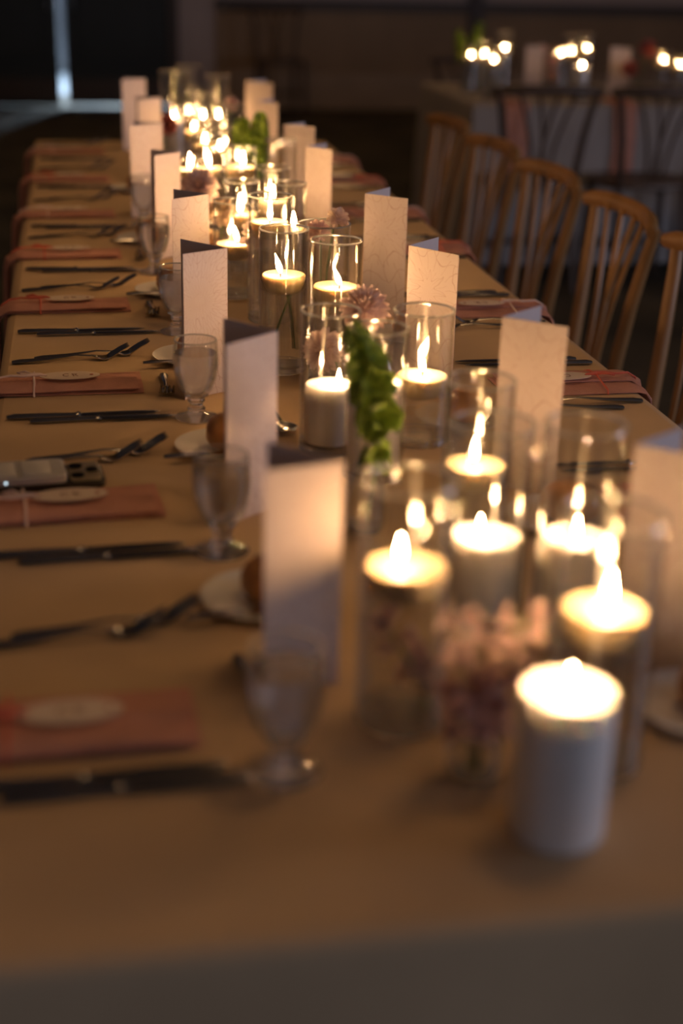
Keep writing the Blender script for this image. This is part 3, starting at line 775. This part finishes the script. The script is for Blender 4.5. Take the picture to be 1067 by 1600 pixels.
# ------------------------------------------------------------------ phone and battery pack
ph = thing('mobile_phone', 'dark phone face down with three-lens camera plate, on the cloth by the second fork pair', 'phone', (-0.060, 1.742, TZ+0.0005), 0.09)
def rbox(x0, x1, y0, y1, z0, z1, r=0.008):
    pts = []
    for cx_, cy_, a0 in ((x1-r, y1-r, 0), (x0+r, y1-r, PI/2), (x0+r, y0+r, PI), (x1-r, y0+r, 1.5*PI)):
        for k in range(5): a = a0+PI/2*k/4; pts.append((cx_+r*math.cos(a), cy_+r*math.sin(a)))
    b = MB(); e = 0.0012
    cx_, cy_ = (x0+x1)/2, (y0+y1)/2
    def ring(z, i): return [(x-(1 if x > cx_ else -1)*i, y-(1 if y > cy_ else -1)*i, z) for x, y in pts]
    b.sweep([ring(z0, e), ring(z0+e, 0), ring(z1-e, 0), ring(z1, e)])
    return b
put('body', rbox(-0.074, 0.074, -0.036, 0.036, 0, 0.008).mesh('phone_body', M['phone']), ph)
bp_ = put('camera_plate', rbox(0.030, 0.070, -0.031, 0.033, 0.008, 0.0105, 0.006).mesh('camera_plate', M['bump']), ph)
for (x, y) in ((0.040, 0.018), (0.040, -0.016), (0.060, 0.002)):
    put('lens', MB().lathe([(0.0085, 0.0105), (0.0085, 0.0125), (0.007, 0.0128), (0.0005, 0.0122)], 20, Matrix.Translation((x, y, 0))).mesh('lens', M['lens']), bp_)
bt = thing('battery_pack', 'silver-white battery pack lying on the dark phone', 'battery', (-0.060, 1.742, TZ+0.0088), 0.09)
put('shell', rbox(-0.078, 0.026, -0.034, 0.034, 0, 0.010).mesh('pack_shell', M['case']), bt)
put('raised_panel', rbox(-0.030, 0.008, -0.028, 0.028, 0.010, 0.0116, 0.004).mesh('pack_panel', M['case']), bt)
put('raised_panel', rbox(-0.074, -0.036, -0.028, 0.028, 0.010, 0.0116, 0.004).mesh('pack_panel', M['case']), bt)
put('charge_light', MB().lathe([(0.0016, 0), (0.0014, 0.0006)], 10, Matrix.Translation((-0.050, -0.0342, 0.005)) @ Matrix.Rotation(PI/2, 4, 'X')).mesh('charge_light', M['led']), bt)

# ------------------------------------------------------------------ flowers
def petal(b, mat, L, W, cup, n=4, curl=0.0):
    vs = []; fs = []
    for i in range(n+1):
        t = i/n
        w = W*math.sin(PI*(0.10+0.86*t))**0.7 * (0.5+0.6*t)
        z = cup*L*(t**1.5) - curl*L*max(0, t-0.6)**2*4
        for k in range(3):
            u = k-1
            vs.append((L*t, u*w, z+abs(u)*w*0.55))
    for i in range(n):
        for k in range(2):
            a = i*3+k; fs.append((a, a+1, a+4, a+3))
    b.add(vs, fs, mat)
def bloom_mesh(R, mat, layers=7, seed=0, jitter=0.12):
    """petals in a golden-angle spiral over a ball; few layers give a loose ruffled bloom"""
    rnd = random.Random(seed); b = MB()
    dense = layers > 5
    n = 88 if dense else 30
    cover = 1.45 if dense else 1.15
    for i in range(n):
        th = math.acos(1-cover*(i+0.5)/n) if cover*(i+0.5)/n < 2 else PI
        a = i*2.39996+rnd.uniform(-jitter, jitter)
        d = Vector((math.sin(th)*math.cos(a), math.sin(th)*math.sin(a), math.cos(th)))
        pole = Vector((0, 0, 1)) - d*d.z
        if pole.length < 0.05: pole = Vector((math.cos(a+1), math.sin(a+1), 0))
        pole.normalize(); y = pole.cross(d)
        q = d.lerp(pole, -0.10 if dense else rnd.uniform(-0.35, 0.1)).normalized()
        z = (pole - q*pole.dot(q)).normalized(); y = z.cross(q)
        m = Matrix(((q.x, y.x, z.x, d.x*R*0.30), (q.y, y.y, z.y, d.y*R*0.30), (q.z, y.z, z.z, d.z*R*0.30), (0, 0, 0, 1)))
        k = rnd.uniform(0.90, 1.08) * (0.92+0.14*th/2)
        petal(b, m, R*0.70*k, R*((0.13+0.07*th/1.6) if dense else 0.30), 0.22, 4, 0.12)
    b.lathe([(R*0.10, -R*0.32), (R*0.30, -R*0.15), (R*0.32, R*0.1), (R*0.1, R*0.36)], 10)
    return b.mesh('bloom', mat)
def bud_vase_parts(t, r, h, wh):
    th = 0.0016
    o = [(r*0.8, 0.002), (r, 0.010), (r, h*0.45), (r*0.72, h*0.68), (r*0.55, h*0.8), (r*0.62, h)]
    i = [(a-th, z) for a, z in reversed(o)]; i[-1] = (r*0.75, 0.008)
    key = ('bud', r, h)
    put('glass_wall', cached(key, lambda: MB().loop_lathe(o+i, 28).mesh('bud_wall', M['goblet'])), t)
    put('rim', cached(key+('r',), lambda: MB().loop_lathe([(r*0.62-th/2+0.0012*math.cos(k*PI/3), h+0.0012*math.sin(k*PI/3)) for k in range(6)], 28).mesh('bud_rim', M['rim'])), t)
    put('glass_base', cached(key+('b',), lambda: MB().lathe([(r*0.78, 0.0004), (r*0.86, 0.003), (r*0.7, 0.007), (0.0005, 0.006)], 28).mesh('bud_base', M['base_glass'])), t)
    if wh: put('water', cached(key+('w',), lambda: MB().lathe([(r*0.74, 0.0085), (r-th-0.0006, 0.012), (r-th-0.0006, wh)], 28).mesh('bud_water', M['water'])), t)
def bud_vase(x, y, label, r=0.024, h=0.10, wh=0.04):
    t = thing('bud_vase', label, 'vase', (x, y, TZ+0.0003), 0, 'small clear bud vases'); bud_vase_parts(t, r, h, wh); return t
def dirquat(d): return Vector((0, 0, 1)).rotation_difference(Vector(d).normalized()).to_euler()
def flower(name, label, head, face, R, mat, root, seed=0, layers=7, cat='flower'):
    """head, root: world points; face: direction the bloom looks"""
    t = thing(name, label, cat, root)
    hd = Vector(head)-Vector(root)
    f = Vector(face).normalized()
    back = hd - f*R*0.1
    put('bloom', bloom_mesh(R, mat, layers, seed), t, hd, dirquat(face))
    mid = Vector((hd.x*0.25, hd.y*0.25, hd.z*0.55))
    put('stem', MB().tube([(0, 0, 0), mid, back - f*0.02 + Vector((0, 0, -0.004)), back], [0.0022, 0.002, 0.0022, 0.003], 7).mesh('flower_stem', M['stem']), t)
    return t
bud_vase(0.372, 2.020, 'bud vase under the veined dahlia that faces the phone side')
flower('pink_dahlia', 'veined pink dahlia facing the phone side, beside the sharp clear vase', (0.348, 2.03, 0.835), (-0.75, -0.62, 0.25), 0.033, M['dahlia'], (0.374, 2.022, 0.762), 3, 9)
bud_vase(0.425, 1.975, 'bud vase under the open veined dahlia behind the near bells', 0.024, 0.11)
flower('pink_dahlia', 'open veined pink dahlia above the pillar vase, behind the near bells', (0.396, 1.975, 0.908), (-0.15, -0.45, 0.9), 0.037, M['dahlia'], (0.424, 1.973, 0.762), 4, 9)
bud_vase(0.252, 2.985, 'bud vase under the round pink dahlia')
flower('pink_dahlia', 'round pink dahlia over the fourth phone-side menu card', (0.244, 2.985, 0.922), (-0.1, -0.75, 0.7), 0.040, M['dahlia'], (0.252, 2.985, 0.762), 5, 8)
bud_vase(0.278, 2.885, 'bud vase of peach blooms behind the round flame', 0.026, 0.10)
flower('peach_bloom', 'upper peach bloom below the round pink dahlia', (0.276, 2.86, 0.892), (-0.2, -0.8, 0.5), 0.030, M['peach'], (0.276, 2.884, 0.762), 6, 5)
flower('peach_bloom', 'lower peach bloom touching the edge of the fourth phone-side card', (0.250, 2.825, 0.838), (-0.5, -0.7, 0.3), 0.028, M['peach'], (0.280, 2.888, 0.762), 7, 5)
bud_vase(0.334, 2.685, 'grey bud vase beside the candle with the level flame', 0.026, 0.105)
flower('cream_bloom', 'cream bloom drooping over the grey bud vase', (0.322, 2.665, 0.880), (0.1, -0.7, 0.6), 0.034, M['pale'], (0.334, 2.685, 0.762), 8, 5)
flower('cream_bloom', 'upper cream blossom rising out of the wide vase', (0.440, 2.46, 0.950), (0.2, -0.6, 0.7), 0.022, M['pale'], (0.418, 2.455, 0.764), 9, 4)
flower('cream_bloom', 'pink-tinged blossom inside the wide vase rim', (0.403, 2.44, 0.930), (-0.3, -0.6, 0.6), 0.024, M['snap'], (0.412, 2.445, 0.764), 10, 4)
bud_vase(0.262, 4.48, 'bud vase under the deep rose dahlia', 0.024, 0.09)
flower('deep_rose_dahlia', 'deep rose dahlia low in the far cluster', (0.268, 4.46, 0.875), (-0.1, -0.8, 0.5), 0.032, M['dahlia_dark'], (0.262, 4.48, 0.762), 11, 6)
bud_vase(0.470, 4.46, 'bud vase with a small rose at the far end, chair side', 0.022, 0.10)
flower('small_rose', 'small pink rose beside the dark-shouldered vase', (0.462, 4.45, 0.935), (0.1, -0.7, 0.6), 0.024, M['snap'], (0.470, 4.46, 0.762), 12, 5)

# bells of Ireland
def bell_mesh():
    b = MB(); prof = [(0.0015, 0), (0.004, 0.003), (0.0075, 0.008), (0.0105, 0.012), (0.0138, 0.0145), (0.0142, 0.0150), (0.0105, 0.0132), (0.007, 0.0092), (0.0038, 0.005), (0.0006, 0.0035)]
    b.lathe(prof, 15, wob=0.09, k=5)
    return b.mesh('bell', M['leaf'])
BELL = bell_mesh()
def stalk(label, pts, whorls, s=1.0, seed=0, rad=0.003):
    rnd = random.Random(seed)
    root = Vector(pts[0]); P = [Vector(p)-root for p in pts]
    t = thing('bells_of_ireland', label, 'flower', root, 0, 'bells of Ireland stalks')
    put('stem', MB().tube(P, [rad*(1-0.5*i/(len(P)-1)) for i in range(len(P))], 7).mesh('bell_stem', M['stem']), t)
    L = [0]
    for i in range(1, len(P)): L.append(L[-1]+(P[i]-P[i-1]).length)
    def at(u):
        d = u*L[-1]
        for i in range(1, len(P)):
            if d <= L[i] or i == len(P)-1:
                k = (d-L[i-1])/(L[i]-L[i-1]); return P[i-1].lerp(P[i], k), (P[i]-P[i-1]).normalized()
    for (u, n, sc) in whorls:
        p, d = at(u); a0 = rnd.uniform(0, 6)
        q = Vector((1, 0, 0)) if abs(d.x) < 0.8 else Vector((0, 1, 0))
        e1 = d.cross(q).normalized(); e2 = d.cross(e1)
        for k in range(n):
            a = a0+2*PI*k/n+rnd.uniform(-0.3, 0.3)
            o = (e1*math.cos(a)+e2*math.sin(a)+d*rnd.uniform(0.2, 0.6)).normalized()
            f = s*sc*rnd.uniform(0.85, 1.15)
            put('bell', BELL, t, p+o*0.003, dirquat(o), (f, f, f))
    return t
bud_vase(0.316, 1.535, 'bud vase of the near bells of Ireland, behind the near flower vase', 0.024, 0.12, 0.06)
stalk('near stalk of bells of Ireland arching over the middle of the table', [(0.318, 1.536, 0.762), (0.326, 1.532, 0.82), (0.330, 1.528, 0.87), (0.322, 1.52, 0.92), (0.305, 1.512, 0.965), (0.290, 1.505, 1.008)],
      [(0.30, 3, 0.9), (0.34, 2, 0.8), (0.49, 5, 1.1), (0.535, 5, 1.15), (0.66, 5, 1.1), (0.71, 4, 1.0), (0.80, 4, 0.95), (0.87, 4, 0.75), (0.93, 4, 0.55), (0.985, 3, 0.4)], 1.12, 3)
bud_vase(0.425, 3.62, 'bud vase of the far bells of Ireland', 0.026, 0.12, 0.06)
W = [(0.35, 4, 1.0), (0.46, 5, 1.1), (0.56, 5, 1.1), (0.66, 5, 1.1), (0.76, 5, 1.0), (0.85, 5, 0.9), (0.93, 4, 0.75)]
stalk('far stalk of bells of Ireland leaning to the phone side', [(0.423, 3.62, 0.764), (0.415, 3.61, 0.86), (0.403, 3.60, 0.92), (0.398, 3.60, 0.99)], W, 1.2, 5)
stalk('far stalk of bells of Ireland leaning to the chair side', [(0.427, 3.62, 0.764), (0.432, 3.61, 0.88), (0.442, 3.60, 0.94), (0.447, 3.60, 1.008)], W, 1.2, 8)

# snapdragons
def blossom_mesh():
    b = MB(); rnd = random.Random(2)
    for (n, e, L, w) in ((5, 0.55, 0.013, 0.0068), (4, 1.0, 0.009, 0.005)):
        for i in range(n):
            m = Matrix.Rotation(2*PI*i/n+rnd.uniform(-.2, .2), 4, 'Z') @ Matrix.Rotation(-e, 4, 'Y')
            petal(b, m, L, w, 0.25, 3, 0.35)
    b.lathe([(0.0015, -0.006), (0.0035, 0), (0.003, 0.004)], 8)
    return b.mesh('blossom', M['snap'])
BLOSSOM = blossom_mesh()
def snap(label, pts, n, s=1.0, seed=0, u0=0.3, buds=True):
    rnd = random.Random(seed); root = Vector(pts[0]); P = [Vector(p)-root for p in pts]
    t = thing('snapdragon', label, 'flower', root, 0, 'blush snapdragon stems')
    put('stem', MB().tube(P, 0.0017, 6).mesh('snap_stem', M['stem']), t)
    for k in range(n):
        u = u0+(1-u0)*k/max(1, n-1); x = u*(len(P)-1); i = min(int(x), len(P)-2); p = P[i].lerp(P[i+1], x-i)
        a = k*2.4+rnd.uniform(-.3, .3); o = Vector((math.cos(a), math.sin(a), rnd.uniform(0.1, 0.6))).normalized()
        f = s*(1.15-0.5*u)*rnd.uniform(0.9, 1.1)
        put('blossom', BLOSSOM, t, p+o*0.008, dirquat(o), (f, f, f))
    lv = MB()
    for k in range(3):
        a = seed+k*2.1; petal(lv, Matrix.Translation(P[1]) @ Matrix.Rotation(a, 4, 'Z') @ Matrix.Rotation(-0.5, 4, 'Y'), 0.028, 0.005, 0.1)
    put('leaves', lv.mesh('snap_leaves', M['leaf']), t)
bud_vase(0.305, 0.994, 'nearest bud vase, holding three blush snapdragons beside the pillar candle', 0.023, 0.068, 0.035)
snap('snapdragon in the nearest bud vase, leaning to the flower vase', [(0.303, 0.996, 0.760), (0.300, 0.993, 0.80), (0.292, 0.988, 0.85), (0.283, 0.985, 0.905)], 11, 1.75, 1)
snap('snapdragon in the nearest bud vase, drooping at its rim', [(0.306, 0.992, 0.760), (0.306, 0.988, 0.795), (0.296, 0.975, 0.815), (0.290, 0.965, 0.805)], 6, 1.7, 2, 0.5)
snap('snapdragon in the nearest bud vase, leaning to the pillar candle', [(0.307, 0.996, 0.760), (0.313, 0.994, 0.80), (0.328, 0.99, 0.85), (0.338, 0.99, 0.900)], 11, 1.75, 3)
snap('snapdragon stem drowned in the near flower vase', [(0.283, 1.083, 0.766), (0.276, 1.078, 0.800), (0.255, 1.078, 0.835), (0.240, 1.082, 0.862)], 9, 1.35, 4, 0.25)
# cut stems inside the sharp vase
st = thing('cut_stems', 'two bare green stems crossing in the water of the sharp clear vase', 'stem', (0.318, 2.215, 0.815))
put('stem', MB().tube([(0.004, 0, 0.062), (-0.008, -0.004, 0.03), (-0.018, -0.006, 0.0)], [0.0016, 0.0016, 0.0018], 6).mesh('cut_stem', M['stem']), st)
put('stem', MB().tube([(0.0, 0, 0.062), (0.008, 0.002, 0.02), (0.012, 0.003, -0.028)], [0.0022, 0.0024, 0.003], 6).mesh('cut_stem', M['stem']), st)

# ------------------------------------------------------------------ chairs
def chair_proto(mat):
    t = thing('fan_back_chair', 'x', 'chair')
    # front = -Y
    sb = MB(); n = 28; vs0 = []; 
    def ring(z, k):
        out = []
        for i in range(n):
            a = 2*PI*i/n; c, s_ = math.cos(a), math.sin(a)
            x = 0.205*k*math.copysign(abs(c)**0.55, c); y = 0.17*k*math.copysign(abs(s_)**0.55, s_)
            x *= 1.0 - 0.12*(y/0.17 > 0)*(y/0.17)
            out.append((x, y, z))
        return out
    sb.sweep([ring(0.425, 0.96), ring(0.43, 1.0), ring(0.445, 1.0), ring(0.452, 0.97), ring(0.446, 0.6)])
    put('seat', sb.mesh('chair_seat', mat), t)
    for sx in (-1, 1):
        put('leg', MB().tube([(sx*0.165, -0.135, 0.43), (sx*0.175, -0.150, 0.2), (sx*0.185, -0.165, 0.0)], [0.017, 0.016, 0.012], 10).mesh('front_leg', mat), t)
        put('leg', MB().tube([(sx*0.150, 0.135, 0.43), (sx*0.155, 0.165, 0.2), (sx*0.165, 0.20, 0.0)], [0.017, 0.016, 0.012], 10).mesh('rear_leg', mat), t)
        put('back_post', MB().tube([(sx*0.150, 0.140, 0.43), (sx*0.157, 0.150, 0.52), (sx*0.170, 0.165, 0.64), (sx*0.192, 0.182, 0.76), (sx*0.208, 0.190, 0.82)], [0.016, 0.016, 0.0155, 0.0145, 0.013], 10).mesh('back_post', mat), t)
    # bowed top rail with curled ends
    pts = []
    for i in range(15):
        u = -1+2*i/14
        pts.append((0.235*u, 0.215-0.045*abs(u)**2.2, 0.830-0.012*abs(u)**4))
    put('top_rail', MB().tube(pts, [0.011]+[0.0155]*13+[0.011], 10, flat=1.35).mesh('top_rail', mat), t)
    for u, w in ((-1, 0.055), (-0.36, 0.03), (0.36, -0.03), (1, -0.055)):
        x0 = 0.085*u*0.45 + (0.012 if abs(u) < .5 else 0)*(-1 if u > 0 else 1)*1.5
        x1 = 0.125*u
        P = []
        for k in range(8):
            q = k/7
            x = x0+(x1-x0)*(q**1.4)+0.012*math.sin(PI*q)*(-1 if u > 0 else 1)
            P.append((x, 0.138+0.068*q**1.1-0.012*abs(u)*q, 0.44+0.385*q))
        put('spindle', MB().tube(P, 0.0072, 8).mesh('spindle', mat), t)
    for z in (0.18,):
        put('stretcher', MB().tube([(-0.18, 0.0, z), (0.18, 0.0, z)], 0.009, 8).mesh('stretcher', mat), t)
        for sx in (-1, 1):
            put('stretcher', MB().tube([(sx*0.178, -0.152, z), (sx*0.158, 0.168, z)], 0.009, 8).mesh('stretcher', mat), t)
    return t
CW = None
for i, y in enumerate([2.13, 2.67, 3.22, 3.76, 4.31, 4.88]):
    if CW is None: CW = o = chair_proto(M['wood'])
    else: o = dup(CW)
    o.location = (1.075, y, 0); o.rotation_euler = (0, 0, -PI/2 + (0.0, 0.02, -0.02, 0.03, 0.05, 0.03)[i])
    tag(o, 'honey wood fan-back chair, %s from the near end of the long table' % ORD[i], 'chair', 'honey wood chairs along the long table')
CD = None
for i, (x, y, rz, sc, lab) in enumerate([(1.93, 6.07, PI, 1.03, 'dark chair before the corner of the grey-white cloth'), (2.44, 6.06, PI+0.03, 1.03, 'dark chair second from the corner of the grey-white cloth'), (2.98, 6.07, PI, 1.03, 'dark chair third from the corner of the grey-white cloth'),
        (1.72, 12.55, 0.1, 1.03, 'dark chair standing alone against the panelled wall'), (2.12, 7.62, 0.0, 1.0, 'dark chair at the wall side of the grey-white table')]):
    if CD is None: CD = o = chair_proto(M['darkwood'])
    else: o = dup(CD)
    o.location = (x, y, 0); o.rotation_euler = (0, 0, rz); o.scale = (sc, sc, sc)
    tag(o, lab, 'chair', 'dark fan-back chairs')

# ------------------------------------------------------------------ second table setting
def t2(kind, x, y, h, cz, vl, cl):
    if kind == 'f': fv(x, y, 0.040, h, cz, vl, cl, s=0.72)
    else: pv(x, y, 0.040, h, cz, vl, cl, s=0.72)
A = 'on the far grey-white table'
t2('f', 1.850, 6.84, 0.20, 0.15, 'first vase from the cloth corner '+A, 'candle first from the cloth corner '+A)
t2('p', 1.940, 6.93, 0.22, 0.165, 'vase beside the green sprig '+A, 'pillar candle beside the green sprig '+A)
t2('f', 1.868, 6.52, 0.20, 0.155, 'vase closest to the dark chair rail '+A, 'candle lowest in the first cluster '+A)
t2('f', 1.990, 6.78, 0.28, 0.19, 'tall vase before the first menu card '+A, 'highest candle of the first cluster '+A)
t2('f', 2.290, 6.86, 0.20, 0.165, 'vase beside the pale blossoms '+A, 'candle beside the pale blossoms '+A)
t2('f', 2.375, 6.95, 0.26, 0.165, 'tall vase in the middle cluster '+A, 'candle behind the one beside the pale blossoms '+A)
t2('f', 2.490, 7.05, 0.26, 0.175, 'tall vase beside the second menu card '+A, 'candle high in the middle cluster '+A)
t2('p', 2.290, 6.52, 0.20, 0.150, 'vase over the first dark chair rail '+A, 'pillar candle over the first dark chair rail '+A)
t2('f', 2.690, 6.55, 0.22, 0.16, 'vase past the red dahlias '+A, 'candle just past the red dahlias '+A)
t2('f', 2.720, 6.42, 0.20, 0.15, 'vase over the second dark chair rail '+A, 'candle over the second dark chair rail '+A)
card((2.130, 6.76), (2.075, 6.70), (2.150, 6.66), 'first menu card from the cloth corner '+A, 0)
card((2.550, 6.76), (2.490, 6.70), (2.580, 6.66), 'second menu card from the cloth corner '+A, 1)
bud_vase(1.865, 6.985, 'bud vase of the green sprig '+A, 0.024, 0.11)
for i, (dx, dz) in enumerate(((-0.05, 0.27), (0.06, 0.30))):
    stalk('green sprig %s from the bud vase %s' % (('leaning to the cloth corner', 'leaning to the candles')[i], A), [(1.865+dx*.1, 6.985, 0.762), (1.865+dx*.3, 6.985, 0.88), (1.865+dx, 6.985, 0.76+dz)], W[1:], 1.2, 20+i)
bud_vase(2.18, 6.75, 'bud vase of pale blossoms '+A, 0.024, 0.10)
for i, (hx, hy, hz) in enumerate(((2.165, 6.74, 0.95), (2.208, 6.71, 0.900), (2.195, 6.67, 0.84))):
    flower('pale_bloom', '%s pale blossom beside the middle candles %s' % (('highest', 'middle', 'lowest')[i], A), (hx, hy, hz), (0.1*i-.1, -0.8, 0.5), 0.032, M['snap'], (2.18+.003*i, 6.75, 0.762), 30+i, 5)
bud_vase(2.62, 6.62, 'bud vase of red dahlias '+A, 0.026, 0.10)
for i, (hx, hy, hz) in enumerate(((2.552, 6.60, 0.885), (2.640, 6.62, 0.975))):
    flower('red_dahlia', '%s red dahlia %s' % (('lower', 'upper')[i], A), (hx, hy, hz), (-0.2, -0.8, 0.4), 0.038, M['dahlia_dark'], (2.62+.003*i, 6.62, 0.762), 40+i, 6)
for i, (x, k) in enumerate(((1.93, 1), (2.44, 0), (2.98, 1))):
    napkin(x, T2[2], PI/2, k, 'rose napkin hanging behind the %s dark chair %s' % (ORD[i], A))
